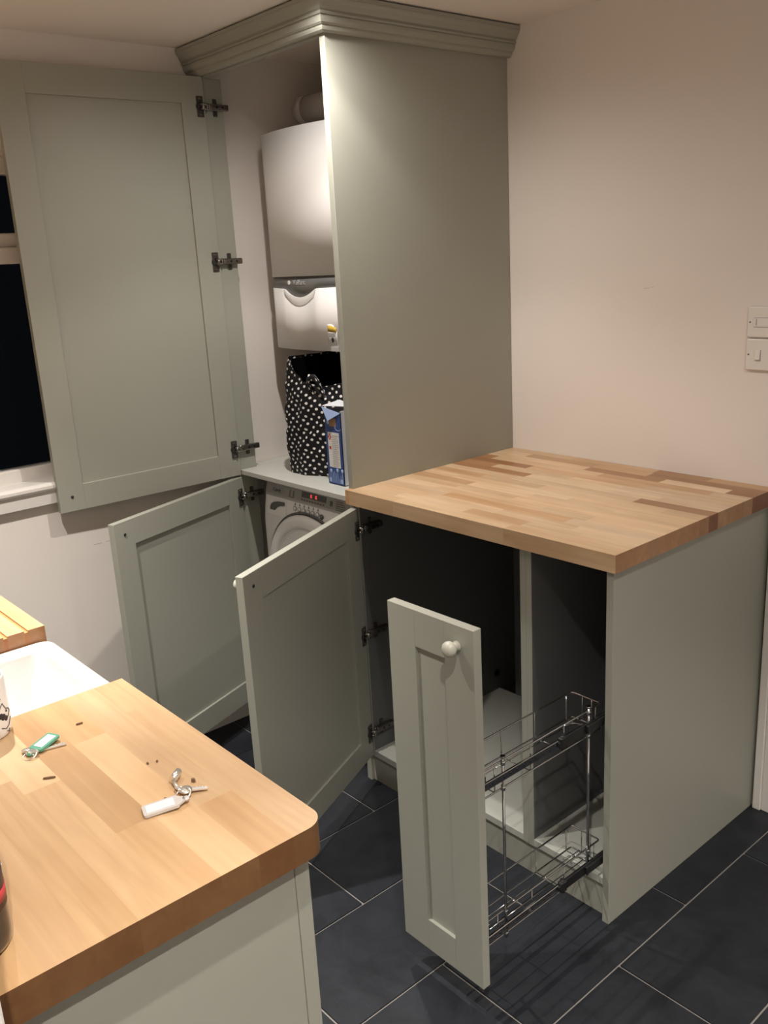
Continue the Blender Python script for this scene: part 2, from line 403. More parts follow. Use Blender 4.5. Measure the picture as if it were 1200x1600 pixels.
# ================================================================ TALL CUPBOARD
tall = thing('tall_cupboard', 'tall sage green cupboard against the wall with open doors and moulded cornice', 'cupboard', (-.3, .02, 0))
TP = .02; ZT = 2.048
b = MB(); b.box(-.02, 0, TP, YB-.001, 0, 2.054, .001); b.build('side_panel', GREEN, tall)
b = MB(); b.box(-.598, -.578, TP, .082, 0, 2.044, .001); b.box(XW+.001, -.598, TP+.004, .03, 0, 2.05); o = b.build('side_panel', GREEN, tall); o['label'] = 'narrow hinge side panel of the tall cupboard'
b = MB(); b.box(-.577, -.021, TP, .60, .869, .884, .0008); b.box(XW+.002, -.5775, .083, .60, .869, .884); b.build('shelf', PALEG, tall)
b = MB(); b.box(XW+.001, -.0205, TP, TP+.018, 2.0445, 2.1235, .0005); b.build('top_rail', GREEN, tall)
crown = [(0, 2.049), (.008, 2.047), (.013, 2.048), (.018, 2.051), (.0205, 2.056), (.021, 2.061), (.0245, 2.0615), (.029, 2.065), (.0315, 2.071), (.0325, 2.0775),
         (.0310, 2.0785), (.0310, 2.0800), (.0355, 2.0808), (.0368, 2.0835), (.0355, 2.0862), (.0335, 2.0868), (.0335, 2.0885), (.0375, 2.091), (.0405, 2.096),
         (.0435, 2.102), (.0475, 2.1065), (.0500, 2.111), (.0500, 2.1145), (.0515, 2.115), (.0515, 2.1225), (0, 2.1225)]
Ls = []
for px, py, kx, ky in ((XW+.001, TP, 0, -1), (0, TP, 1, -1), (0, YB-.001, 1, 0)):
    Ls.append([(px+kx*o_, py+ky*o_, z) for o_, z in crown])
b = MB(); b.loft(Ls, smooth=False); b.build('cornice', GREEN, tall)
hung_door(tall, -.570, .016, 91.5, .590, .869, 2.046, .074, (1.965, 1.532, .955), -.578, .911, 'tall upper shaker door swung open against the window wall')
hung_door(tall, -.567, .015, 70.2, .566, .100, .862, .074, (.799, .180), -.578, .825, 'lower shaker door half open in front of the washing machine')

# ---------------------------------------------------------------- boiler
boi = thing('boiler', 'white wall-hung boiler with bowed front and grey band inside the tall cupboard', 'boiler', (-.35, .4, 1.26))
BX0, BX1 = -.556, -.150
BC = (BX0+BX1)/2
def bow(x): u = (x-BC)/((BX1-BX0)/2); return .150+.030*u*u + (.016*max(0, abs(u)-.86)/.14)
NB = 28
bxs = [BX0+(BX1-BX0)*k/NB for k in range(NB+1)]
def bowed(b, zlo, zhi, off=0, depth=.012, x0=BX0, x1=BX1, n=NB, mi=None):
    """curved slab following the front; zlo/zhi are functions of x"""
    xs = [x0+(x1-x0)*k/n for k in range(n+1)]; t = bmesh.new(); g = []
    for x_ in xs:
        y_ = bow(x_)-off
        g.append([t.verts.new(p) for p in ((x_, y_, zlo(x_)), (x_, y_, zhi(x_)), (x_, y_+depth, zhi(x_)), (x_, y_+depth, zlo(x_)))])
    for a, c in zip(g, g[1:]):
        for k in range(4):
            f = t.faces.new([a[k], a[(k+1) % 4], c[(k+1) % 4], c[k]]); f.smooth = (k == 0)
    t.faces.new(g[0]); t.faces.new(g[-1][::-1]); b.merge(t, None, mi)
def dip(x_):                                        # lower edge of the grey band: a shallow scoop in the middle
    u = (x_-(BC-.012))/.082
    base = 1.4420+.004*((x_-BC)/.2)**2
    return base-(.025*(1-u*u)**1.3*(1+.35*u*u) if abs(u) < 1 else 0)
b = MB(); b.box(BX0+.004, BX1-.004, .196, .46, 1.262, 1.886, .006, 2); b.build('casing', BOILW, boi)
b = MB(); bowed(b, lambda x: 1.478, lambda x: 1.888, depth=.046); b.build('upper_cover', BOILW, boi)
b = MB(); bowed(b, lambda x: 1.262, lambda x: dip(x), depth=.046); b.build('lower_cover', BOILW, boi)
b = MB(); bowed(b, lambda x: dip(x)-.002, lambda x: 1.4765, off=-.004, depth=.03); gb = b.build('control_band', GREYP, boi)
# hand grip below the band
b = MB(); t = bmesh.new(); rows = []
for j in range(7):
    v = j/6; rr = []
    for k in range(17):
        u = -1+2*k/16; x_ = BC-.012+u*.082*(1-.14*v); z_ = dip(BC-.012+u*.082)-.0005-v*.024
        y_ = bow(x_)-.0012-.0012*sin(v*pi)
        rr.append(t.verts.new((x_, y_, z_)))
    rows.append(rr)
for a, c in zip(rows, rows[1:]):
    for k in range(16):
        f = t.faces.new([a[k], a[k+1], c[k+1], c[k]]); f.smooth = True
b.merge(t); b.build('grip', APPL, boi)
t = text_bm('Vaillant', .021, Matrix.Translation((BC-.012, 0, 1.460)) @ FACE_Y, .0005)
for v in t.verts: v.co.y += bow(v.co.x)+.0035
b = MB(); b.merge(t); b.build('lettering', LGREY, gb)
t = MB(); t.lathe([(.0045, 0), (.0065, 0), (.0065, .001), (.0045, .001)], 16, Matrix.Translation((BC-.066, bow(BC-.066)+.0035, 1.460)) @ FACE_Y); t.build('emblem', APPL, gb)
# sticker bottom right
sx = BX1-.082
def flat(b, x0, x1, z0, z1, y, d=.0005, mi=None): b.box(x0, x1, y-d, y, z0, z1, mi=mi)
ys = bow(sx)-.0003
sticker = MB(); bowed(sticker, lambda x: 1.278, lambda x: 1.340-.02*max(0, (x-sx)/.02)**2, off=.0008, depth=.001, x0=sx-.014, x1=sx+.022, n=6); st = sticker.build('sticker', PAPER, boi)
b = MB(); bowed(b, lambda x: 1.318-(x-sx)*.1, lambda x: 1.336-.35*max(0, x-sx), off=.0014, depth=.0008, x0=sx-.013, x1=sx+.020, n=6); b.build('yellow_flash', YEL, st)
b = MB()
for z_, s_ in ((1.3125, .0055), (1.3065, .0055)):
    t = text_bm('WARRANTY' if z_ > 1.31 else 'REGISTER', s_, Matrix.Translation((sx+.003, ys-.0012, z_)) @ FACE_Y, .0002)
    for v in t.verts: v.co.y += bow(v.co.x)-bow(sx)
    b.merge(t)
b.lathe([(.0070, 0), (.0078, 0), (.0078, .0004), (.0070, .0004)], 20, Matrix.Translation((sx+.003, bow(sx+.003)-.0009, 1.2945)) @ FACE_Y)
b.box(sx-.003, sx+.009, bow(sx)-.0013, bow(sx)-.0009, 1.2935, 1.2965)
b.build('print', INK, st)['kind'] = 'stuff'
b = MB(); b.box(sx-.018, sx+.03, bow(sx)-.001, bow(sx)+.004, 1.262, 1.274); b.build('card_slot', LGREY, boi)
b = MB()
b.cyl((-.36, .34, 1.886), (-.36, .34, 1.945), .042, 24); b.lathe([(.048, 0), (.048, .02), (.044, .024)], 24, Matrix.Translation((-.36, .34, 1.888)))
b.tube([(-.36, .34, 1.93), (-.36, .342, 1.952), (-.352, .345, 1.962), (-.33, .345, 1.966), (-.1, .345, 1.966), (-.025, .345, 1.966)], .036, 20)
b.cyl((-.50, .345, 1.966), (-.30, .345, 1.966), .040, 28); b.cyl((-.53, .345, 1.966), (-.50, .345, 1.966), .043, 28); b.cyl((-.555, .345, 1.966), (-.53, .345, 1.966), .030, 28)
for k in range(3): b.cyl((-.245, .345-.0365*cos(R(30+k*30)), 1.966+.0365*sin(R(30+k*30))), (-.245, .345-.039*cos(R(30+k*30)), 1.966+.039*sin(R(30+k*30))), .003, 8)
b.build('flue_pipe', FLUEM, boi)
b = MB()
for k, x_ in enumerate((-.45, -.40, -.35, -.30, -.25)):
    b = MB(); b.cyl((x_, .40, 1.256), (x_, .40, 1.264), .008 if k % 2 else .011, 12); b.build('pipe_stub', DMETAL, boi)

# ---------------------------------------------------------------- washing machine
wmch = thing('washing_machine', 'white front-loading washing machine inside the lower cupboard', 'washing machine', (-.278, .3, 0))
MX0, MX1 = -.530, -.028; MC = (MX0+MX1)/2
b = MB()
def wfront(z): return .055 if z < .72 else .055+.024*((z-.72)/.13)**1.5
loops = []
for z in (.02, .05, .3, .55, .72, .76, .80, .835, .849, .857):
    y0 = wfront(min(z, .857)); e = .004 if z == .02 else 0; top = max(0, (z-.842))/.015
    r = .022
    loops.append([(px, py, z) for px, py in rrect(MX0+e+top*.006, MX1-e-top*.006, y0+top*.008, .56, r, 4)])
b.loft(loops); b.build('housing', APPL, wmch)
b = MB()                                            # sloping grey control strip
def slab(b, x0, x1, z0, z1, off=.001, d=.003, mi=None):
    P = [(wfront(z0)-off, z0), (wfront((z0+z1)/2)-off, (z0+z1)/2), (wfront(z1)-off, z1), (wfront(z1)-off+d, z1), (wfront(z0)-off+d, z0)]
    b.loft([[(x0, y, z) for y, z in P], [(x1, y, z) for y, z in P]], smooth=False, mi=mi)
slab(b, MX0+.014, MX1-.008, .804, .848); cs = b.build('control_panel', LGREY, wmch)
b = MB(); slab(b, -.322, -.200, .8245, .8415, off=.002); b.build('display', GREYP, cs)
b = MB()
for x_ in (-.276, -.252):
    slab(b, x_, x_+.0022, .8285, .8375, off=.0032, d=.001); slab(b, x_, x_+.007, .8355, .8375, off=.0032, d=.001); slab(b, x_+.005, x_+.007, .8285, .8330, off=.0032, d=.001)
b.build('digits', LED, cs)['kind'] = 'stuff'
b = MB()
for k in range(9): slab(b, -.322+k*.0135, -.315+k*.0135, .815, .8185, off=.0022, d=.001)
for x_ in (-.385, -.365): slab(b, x_, x_+.002, .816, .836, off=.0022, d=.001)
slab(b, -.385, -.363, .8145, .816, off=.0022, d=.001)
for k in range(5): slab(b, -.150, -.09-.008*k, .812+k*.006, .8135+k*.006, off=.0022, d=.001)
slab(b, -.180, -.168, .820, .834, off=.0022, d=.001)
b.build('print', GREYP, cs)['kind'] = 'stuff'
t = text_bm('Candy', .017, Matrix.Translation((-.454, wfront(.826)-.0022, .826)) @ Matrix.Rotation(R(-14), 4, 'X') @ FACE_Y, .0003)
b = MB(); b.merge(t); b.build('lettering', GREYP, cs)
b = MB()                                            # drawer with its dark grip
slab(b, MX0+.028, -.396, .745, .799, off=.0018); dr = b.build('detergent_drawer', APPL, wmch)
b = MB(); P = [(-.484, .758), (-.482, .770), (-.474, .781), (-.458, .789), (-.435, .7935), (-.402, .7955), (-.402, .784), (-.425, .780), (-.442, .773), (-.452, .764), (-.462, .757), (-.476, .754)]
b.prism(P, 0, .0022, M=Matrix.Translation((0, wfront(.775)-.0018, 0)) @ FACE_Y); b.build('grip', GREYP, dr)
for k in range(6):
    x_ = -.351+k*.0232; b = MB()
    b.lathe([(0, 0), (.0068, 0), (.0068, .0025), (.0055, .0032), (0, .0035)], 14, Matrix.Translation((x_, wfront(.786)+.0005, .784)) @ FACE_Y)
    b.build('button', APPL, wmch)
b = MB()
for k in range(6):
    x_ = -.351+k*.0232
    b.lathe([(.0066, 0), (.0082, 0), (.0082, .0012), (.0066, .0012)], 14, Matrix.Translation((x_, wfront(.784)-.0002, .784)) @ FACE_Y)
    slab(b, x_-.001, x_+.001, .794, .802, off=.001, d=.001); slab(b, x_-.003, x_+.003, .7955, .797, off=.001, d=.001)
b.lathe([(0, 0), (.0080, 0), (.0080, .003), (0, .0035)], 16, Matrix.Translation((-.212, wfront(.782)-.001, .782)) @ FACE_Y)
b.build('button_print', GREYP, wmch)['kind'] = 'stuff'
DZ = .552
Md = Matrix.Translation((MC, .056, DZ)) @ FACE_Y
b = MB(); b.lathe([(.231, -.002), (.231, .0012), (.224, .0016), (.224, -.002)], 64, Md); b.build('door_recess', GREYP, wmch)
b = MB(); b.lathe([(.178, -.001), (.221, -.001), (.223, .006), (.217, .012), (.205, .0145), (.190, .0145), (.180, .012), (.177, .008)], 64, Md); pd = b.build('porthole_door', APPL, wmch)
b = MB(); b.lathe([(.155, -.001), (.1785, -.001), (.1785, .0105), (.174, .0085), (.168, .005), (.160, .003)], 64, Md); b.build('inner_ring', APPL, pd)
b = MB(); b.lathe([(0, .016), (.05, .0155), (.09, .013), (.13, .009), (.158, .004), (.162, -.001), (0, -.001)][::-1], 48, Md); b.build('glass', GLASSD, pd)
b = MB(); b.box(MC+.185, MC+.222, .035, .052, DZ-.05, DZ+.05, .004); b.build('handle', APPL, pd)
b = MB(); b.box(MX0+.03, MX1-.03, .0535, .056, .08, .17, .002); b.build('filter_cover', APPL, wmch)
for sx_ in (MX0+.05, MX1-.05):
    for sy_ in (.09, .52):
        b = MB(); b.cyl((sx_, sy_, 0), (sx_, sy_, .025), .018, 16); b.build('foot', BLACKP, wmch)

# ---------------------------------------------------------------- polka dot bag
def bag():
    SH = .8845; b = bmesh.new(); uvl = b.loops.layers.uv.new('UVMap')
    x0, x1, y0, y1 = -.408, -.128, .098, .275; n = 96; H_ = 34; rnd = random.Random(3)
    per = rrect(x0, x1, y0, y1, .022, 5)
    # resample the outline evenly
    P = [Vector(p) for p in per]; L = [0]
    for a, c in zip(P, P[1:]+P[:1]): L.append(L[-1]+(c-a).length)
    T = L[-1]; Q = []
    for k in range(n):
        s_ = T*k/n; i = max(j for j in range(len(P)) if L[j] <= s_); a = P[i]; c = P[(i+1) % len(P)]
        f = (s_-L[i])/max(1e-6, L[i+1]-L[i]); Q.append(a.lerp(c, f))
    cx, cy = (x0+x1)/2, (y0+y1)/2
    from mathutils import noise
    def rim(q):
        u = (q.x-x0)/(x1-x0); fr = q.y < cy-.03
        if fr:
            pts = [(0, 1.244), (.08, 1.236), (.16, 1.206), (.28, 1.178), (.42, 1.166), (.55, 1.160), (.7, 1.168), (.85, 1.180), (1, 1.190)]
            for (a, ha), (c, hc) in zip(pts, pts[1:]):
                if a <= u <= c: return ha+(hc-ha)*(u-a)/(c-a)
            return 1.244 if u < 0 else 1.19
        v = (q.y-(cy-.03))/(y1-cy+.03)
        return 1.244*(1-v)+1.246*v if u < .3 else 1.19*(1-v)+1.246*v if u > .9 else 1.246
    rows = []
    for j in range(H_+1):
        v = j/H_; rr = []
        for k, q in enumerate(Q):
            zt = rim(q); z = SH+.0005+(zt-SH)*v
            d = Vector((q.x-cx, q.y-cy)).normalized(); lean = (-.020+.033*v)*max(0, min(1, (cx-q.x)/.1+.3))
            am = .010*min(1, v*5); q = Vector((q.x, q.y+max(0, q.x+.32)*.55*(1-max(0, q.y-.2)/.09)))
            nn = noise.noise(Vector((q.x*14, q.y*14, z*22)))+.6*noise.noise(Vector((q.x*30+5, q.y*30, z*34-z*q.x*20)))
            bul = .006*sin(min(1, v*1.1)*pi)-.012*max(0, v-.75)*2+(-.004 if v < .03 else 0)
            crease = -.004*math.exp(-((v-.12)/.015)**2)-.005*math.exp(-((v-.52-.12*(q.x-cx)/.15)/.02)**2)
            off = am*nn+bul+crease
            rr.append(b.verts.new((q.x+d.x*off+lean, q.y+d.y*off, z+.003*nn*v)))
        rows.append(rr)
    for j in range(H_):
        for k in range(n):
            k2 = (k+1) % n
            f = b.faces.new([rows[j][k], rows[j][k2], rows[j+1][k2], rows[j+1][k]]); f.smooth = True
            for lp, (a, c) in zip(f.loops, ((k, j), (k+1, j), (k+1, j+1), (k, j+1))):
                lp[uvl].uv = (T*a/n, rows[c][a % n].co.z)
    f = b.faces.new(rows[0][::-1])
    me = bpy.data.meshes.new('fabric_body'); b.to_mesh(me); b.free(); me.materials.append(DOTS)
    root = thing('shopping_bag', 'black and white polka dot bag standing open on the cupboard shelf', 'bag', (cx, cy, SH))
    o = bpy.data.objects.new('fabric_body', me); COL.objects.link(o); o.parent = root
    o.matrix_basis = Matrix.Translation((-cx, -cy, -SH)); WM[o.name] = Matrix.Identity(4)
    # dark lining: inset copy of the upper part plus an inner floor
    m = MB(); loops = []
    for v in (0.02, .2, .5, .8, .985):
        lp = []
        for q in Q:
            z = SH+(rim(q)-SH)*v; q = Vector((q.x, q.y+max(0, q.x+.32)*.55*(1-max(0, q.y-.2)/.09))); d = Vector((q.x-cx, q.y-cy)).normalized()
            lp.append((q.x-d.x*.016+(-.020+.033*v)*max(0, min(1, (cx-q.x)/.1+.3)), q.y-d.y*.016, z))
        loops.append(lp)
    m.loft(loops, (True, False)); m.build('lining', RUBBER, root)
    # handles: front one flopped outward over the rim, rear one upright
    def strap(pts, wdt, name):
        t = bmesh.new(); uv = t.loops.layers.uv.new('UVMap'); g = []; s_ = 0; prev = None; S_ = []
        for p in pts:
            p = Vector(p); s_ += (p-prev).length if prev else 0; prev = p; S_.append(s_)
        for i, p in enumerate(pts):
            p = Vector(p); d = (Vector(pts[min(i+1, len(pts)-1)])-Vector(pts[max(i-1, 0)])).normalized()
            side = d.cross(Vector((0, -1, .25))).normalized()*wdt/2
            g.append((t.verts.new(p-side), t.verts.new(p+side), t.verts.new(p+side+Vector((0, .003, 0))), t.verts.new(p-side+Vector((0, .003, 0)))))
        for i in range(len(g)-1):
            for k in range(4):
                f = t.faces.new([g[i][k], g[i][(k+1) % 4], g[i+1][(k+1) % 4], g[i+1][k]]); f.smooth = True
                for lp, (ii, kk) in zip(f.loops, ((i, k), (i, k+1), (i+1, k+1), (i+1, k))): lp[uv].uv = (S_[ii]+.3, kk*wdt+.1)
        t.faces.new(g[0]); t.faces.new(g[-1][::-1])
        bmesh.ops.transform(t, matrix=Matrix.Translation((-cx, -cy, -SH)), verts=t.verts[:])
        me2 = bpy.data.meshes.new(name); t.to_mesh(me2); t.free(); me2.materials.append(DOTS)
        o2 = bpy.data.objects.new(name, me2); COL.objects.link(o2); o2.parent = root
    strap([(-.290, .118, 1.13), (-.289, .106, 1.160), (-.285, .1, 1.180), (-.276, .099, 1.190), (-.264, .103, 1.190), (-.256, .110, 1.180), (-.253, .118, 1.160), (-.252, .13, 1.13)], .020, 'handle')
bag()

# ---------------------------------------------------------------- detergent carton
box = thing('detergent_carton', 'blue and white detergent carton with torn open top, right of the polka dot bag', 'carton', (-.157, .14, .8845))
CX0, CX1, CY0, CY1, CZ0, CZ1 = -.196, -.121, .086, .146, .8845, 1.105
b = MB(); b.box(CX0, CX1, CY0, CY0+.002, CZ0, CZ1-.004); fp = b.build('front_side', BLUE, box)
b = MB(); b.box(CX0, CX0+.002, CY0+.002, CY1, CZ0, CZ1); b.box(CX1-.002, CX1, CY0, CY1, CZ0, CZ1); b.box(CX0, CX1, CY1-.002, CY1, CZ0, CZ1); b.box(CX0, CX1, CY0, CY1, CZ0, CZ0+.002); b.build('carton_body', CARTW, box)
b = MB(); P = [(CX0, CY0-.006, CZ1+.010), (CX1+.002, CY0+.012, CZ1+.012), (CX1+.002, CY1, CZ1+.004), (CX0, CY1, CZ1+.018)]
b.loft([P, [(p[0], p[1], p[2]+.0015) for p in P]], smooth=False); b.build('lid', CARTW, box)
b = MB(); P = [(CX0-.002, CY0-.008, CZ1+.009), (CX1, CY0-.0005, CZ1-.006), (CX0+.028, CY0-.012, CZ1-.030)]
b.loft([P, [(p[0], p[1]+.0012, p[2]) for p in P]], smooth=False); b.build('front_flap', LBLUE, box)
b = MB(); flat(b, CX0+.020, CX0+.052, 1.058, 1.082, CY0, .0006); b.build('torn_card', CARDB, box)
b = MB(); flat(b, CX0+.010, CX0+.062, .936, 1.040, CY0, .0006); lb = b.build('label', PAPER, box)
b = MB()
for k in range(17): flat(b, CX0+.028, CX0+(.058 if k % 3 else .052), .9395+k*.0057, .9405+k*.0057, CY0-.0007, .0003)
b.build('print', INKG, lb)['kind'] = 'stuff'
b = MB(); b.loft([[(CX0+.019+.008*cos(a), CY0-.0007, 1.026+.010*sin(a)) for a in (0, pi/2, pi, 3*pi/2)], [(CX0+.019+.008*cos(a), CY0-.0011, 1.026+.010*sin(a)) for a in (0, pi/2, pi, 3*pi/2)]], smooth=False)
flat(b, CX0+.015, CX0+.0235, .990, .998, CY0-.0007, .0003); b.build('hazard_mark', RED, lb)
b = MB(); flat(b, CX0+.0175, CX0+.0205, 1.0215, 1.031, CY0-.0011, .0004); b.build('hazard_bar', PAPER, lb)
b = MB()
rr_ = random.Random(5)
for k in range(9):
    x_ = CX0+.007+k*.0075; h_ = .014+.022*rr_.random(); flat(b, x_, x_+.0013, .890, .890+h_, CY0, .0006)
    if k in (1, 5, 8): b.lathe([(0, 0), (.0055, 0), (.0055, .0007), (0, .0007)], 10, Matrix.Translation((x_, CY0, .890+h_+.004)) @ FACE_Y)
for x_ in (CX0+.010, CX0+.062): flat(b, x_-.005, x_+.005, .891, .903, CY0, .0006)
b.tube([(CX0+.050, CY0, 1.068), (CX0+.045, CY0, 1.056), (CX0+.051, CY0, 1.048), (CX0+.066, CY0, 1.047), (CX0+.072, CY0, 1.053)], .0008, 6)
b.lathe([(0, 0), (.006, 0), (.006, .0007), (0, .0007)], 12, Matrix.Translation((CX0+.014, CY0, 1.068)) @ FACE_Y)
b.build('flower_print', LBLUE, box)['kind'] = 'stuff'
b = MB()
for z_, l_ in ((1.035, .012), (1.02, .02), (1.008, .016), (.985, .02), (.975, .014), (.92, .008)): b.box(CX1, CX1+.0004, CY0+.02, CY0+.026, z_-l_/3, z_+l_/3)
b.build('side_print', INKG, box)['kind'] = 'stuff'

# ================================================================ BASE CUPBOARD (open door) AND PULL-OUT CUPBOARD
H = .91; UZ = .8695
base = thing('base_cupboard', 'sage green base cupboard with its door open, beside the tall cupboard', 'cupboard', (.3, .03, 0))
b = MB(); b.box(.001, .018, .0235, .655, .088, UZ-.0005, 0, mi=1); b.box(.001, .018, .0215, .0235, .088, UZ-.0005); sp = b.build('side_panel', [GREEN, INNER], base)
b = MB(); b.lathe([(0, 0), (.013, 0), (.013, .0015), (.010, .002), (0, .0005)], 20, Matrix.Translation((.018, .565, .165)) @ Matrix.Rotation(R(90), 4, 'Y')); b.build('cable_hole', BLACKP, sp)
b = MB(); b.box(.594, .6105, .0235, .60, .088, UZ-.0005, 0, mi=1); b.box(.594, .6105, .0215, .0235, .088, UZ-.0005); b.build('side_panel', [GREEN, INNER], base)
b = MB(); b.box(.018, .594, .022, .578, .088, .107, .0006); b.build('base_panel', FLOORP, base)
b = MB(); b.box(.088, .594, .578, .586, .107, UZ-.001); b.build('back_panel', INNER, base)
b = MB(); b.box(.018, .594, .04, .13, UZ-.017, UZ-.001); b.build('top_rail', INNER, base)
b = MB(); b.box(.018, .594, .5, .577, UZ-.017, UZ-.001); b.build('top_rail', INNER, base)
b = MB(); b.box(.001, .610, .030, .045, 0, .0865, .0006); b.build('plinth', GREEN, base)
hung_door(base, .0235, .013, 65.6, .578, .100, .862, .074, (.801, .487, .178), .018, .829, 'open shaker door of the base cupboard, inner face in shade')

pull = thing('pull_out_cupboard', 'narrow sage green cupboard with pulled-out door and wire baskets under the worktop', 'cupboard', (.73, .03, 0))
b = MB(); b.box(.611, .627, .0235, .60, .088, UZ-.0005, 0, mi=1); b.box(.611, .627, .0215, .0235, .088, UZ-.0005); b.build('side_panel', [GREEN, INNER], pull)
b = MB(); b.box(.840, .858, .010, YB-.001, 0, UZ-.0005, .0008); o = b.build('end_panel', GREEN, pull); o['label'] = 'full-height sage green end panel facing the room'
b = MB(); b.box(.627, .8395, .022, .578, .088, .107, .0006); b.build('base_panel', FLOORP, pull)
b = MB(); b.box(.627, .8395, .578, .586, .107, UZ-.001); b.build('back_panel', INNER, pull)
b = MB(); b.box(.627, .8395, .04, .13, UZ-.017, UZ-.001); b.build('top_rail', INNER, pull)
b = MB(); b.box(.6105, .8395, .030, .045, 0, .0865, .0006); b.build('plinth', GREEN, pull)
PY = -.400
b = door_mesh(.2345, .081, .8665, .077); b2 = b.build('pull_out_door', GREEN, pull, local=True, matrix=Matrix.Translation((.6125, PY+.02, 0)))
b = MB(); b.lathe(knob_prof(1.02), 28, Matrix.Translation((.805, PY, .826)) @ FACE_Y); b.build('knob', KNOBM, b2)
for z in (.16, .51):                                # brackets that hold the frame to the door
    b = MB(); b.box(.80, .812, PY+.0195, PY+.024, z-.03, z+.03, .001); b.box(.800, .803, PY+.02, PY+.07, z-.012, z+.012, .001)
    b.build('bracket', CHROME, b2)
BXL, BXR, BYF, BYR = .731, .811, -.365, .036
def wire_basket(zt, zb):
    b = MB(); r = .0020; r2 = .0013
    for z, rr in ((zt, r), (zb, r)):
        loop = [(x_, y_, z) for x_, y_ in rrect(BXL, BXR, BYF, BYR, .006, 4)]
        b.tube(loop, rr, 8, closed=True)
    for x_ in (BXL+.024, BXL+.052):
        b.tube([(x_, BYF, zb+.003), (x_, BYR, zb+.003)], r2, 6)
    for y_ in (BYF+.05, BYF+.16, BYF+.27, BYR-.02):
        b.tube([(BXL, y_, zt), (BXL, y_, zb+.004), (BXL+.004, y_, zb), (BXR-.004, y_, zb), (BXR, y_, zb+.004), (BXR, y_, zt)], r2, 6)
    for x_ in (BXL+.03, BXL+.055):
        for y_ in (BYF, BYR): b.tube([(x_, y_, zt), (x_, y_, zb)], r2, 6)
    b.tube([(BXL+.02, BYR-.055, zb+.004), (BXL+.02, BYR-.035, zb+.004), (BXL+.045, BYR-.030, zb+.010), (BXR, BYR-.035, zb+.02)], r2, 6)
    return b
wire_basket(.543, .481).build('wire_basket', CHROME, pull)
wire_basket(.192, .132).build('wire_basket', CHROME, pull)
for y_ in (-.293, -.013):
    b = MB(); b.cyl((.8145, y_, .125), (.8145, y_, .553), .0032, 12); b.cyl((.8145, y_, .553), (.8145, y_, .556), .0055, 12)
    for z in (.135, .19, .484, .541): b.cyl((.8145, y_, z-.005), (.8145, y_, z+.005), .0048, 12)
    b.build('upright', CHROME, pull)
for z in (.158, .515):
    b = MB(); b.box(.8335, .8395, .024, .50, z-.016, z+.016, .001); b.box(.8235, .8275, -.115, .42, z-.012, z+.012, .001, mi=1)
    b.box(.8275, .8335, -.04, .46, z-.010, z+.010, .001, mi=1); b.box(.8175, .8235, -.375, .10, z-.0085, z+.0085, .001)
    for k in range(12): b.cyl((.8235, -.36+.02*k, z), (.8245, -.36+.02*k, z), .0022, 8, mi=1)
    rn = b.build('runner', [CHROME, BLACKP], pull)
    b = MB(); b.box(.8165, .8305, -.126, -.106, z-.014, z+.014, .003); b.cyl((.823, -.116, z-.017), (.823, -.116, z+.017), .005, 12); b.box(.819, .828, -.132, -.124, z-.006, z+.006, .001)
    b.build('stop_clip', BLACKP, rn)

# ================================================================ WORKTOPS OF GLUED STAVES
def lin(c): return srgb(*c)
PALE = [(212, 186, 157), (208, 180, 148), (214, 186, 154), (206, 177, 144), (210, 183, 151), (216, 191, 162)]
MID = [(196, 161, 125), (190, 154, 118), (200, 166, 132)]
DARK = [(160, 119, 84), (150, 108, 75), (172, 131, 94)]
def clip_corner(x0, x1, y0, y1, rnd):
    """rectangle polygon with one rounded corner (x1,y1)"""
    if not rnd: return [(x0, y0), (x1, y0), (x1, y1), (x0, y1)]
    r = rnd; return [(x0, y0), (x1, y0)]+[(x1-r+r*cos(R(9*k)), y1-r+r*sin(R(9*k))) for k in range(11)]+[(x0, y1)]
def stave(root, x0, x1, y0, y1, z0, z1, col, endm, rnd=0):
    b = MB(); b.prism(clip_corner(x0, x1, y0, y1, rnd), z0, z1)
    for f in b.b.faces:
        f.normal_update()
        if f.normal.x > .35: f.material_index = 1
    o = b.build('stave', [WOOD, endm], root); o.color = lin(col)
    return o
def staves(root, x0, x1, y0, y1, z0, z1, wd, seed, pick, endm, lens=(.16, .5), rnd=0, tones=None, x0first=None):
    rg = random.Random(seed); n = round((y1-y0)/wd); wd = (y1-y0)/n
    for i in range(n):
        ya, yb = y0+i*wd, y0+(i+1)*wd; xa = x0; first = True
        while xa < x1-1e-6:
            ln = rg.uniform(*lens)*(rg.uniform(.3, 1) if first else 1); first = False; xb = xa+ln
            if xb > x1-.07: xb = x1
            last = xb == x1
            c = pick(rg, (xa+xb)/2, (ya+yb)/2); j = rg.uniform(.95, 1.04)
            stave(root, xa, xb, ya, yb, z0, z1, tuple(min(255, q*j) for q in c), endm, rnd if (last and i == n-1) else 0)
            xa = xb
wt = thing('worktop', 'beech block worktop over the base cupboards with mixed light and dark staves', 'worktop', (.43, .34, .87))
def pick_a(rg, x_, y_):
    t = rg.random(); dk = .5*max(0, min(1, (y_-.28)/.35))
    return rg.choice(DARK) if t < dk*.6 else rg.choice(MID) if t < dk*1.5+.06 else rg.choice(PALE)
staves(wt, .0005, .868, .0, YB-.001, .87, H, .0402, 11, pick_a, WOODE, (.14, .42))
stave(wt, -.012, .0, 0, .0195, .87, H, (214, 170, 124), WOODE)
nt = thing('worktop', 'golden beech block worktop in the foreground, right of the sink, with keys on it', 'worktop', (.9, -1.29, .87))
NP = [(198, 165, 126), (196, 162, 122), (201, 169, 131), (193, 158, 118), (199, 166, 128), (203, 172, 135)]
def pick_b(rg, x_, y_): return rg.choice(NP)
staves(nt, .633, 1.157, -1.618, -.968, .87, H, .0465, 23, pick_b, WOODE2, (.22, .55), rnd=.026)
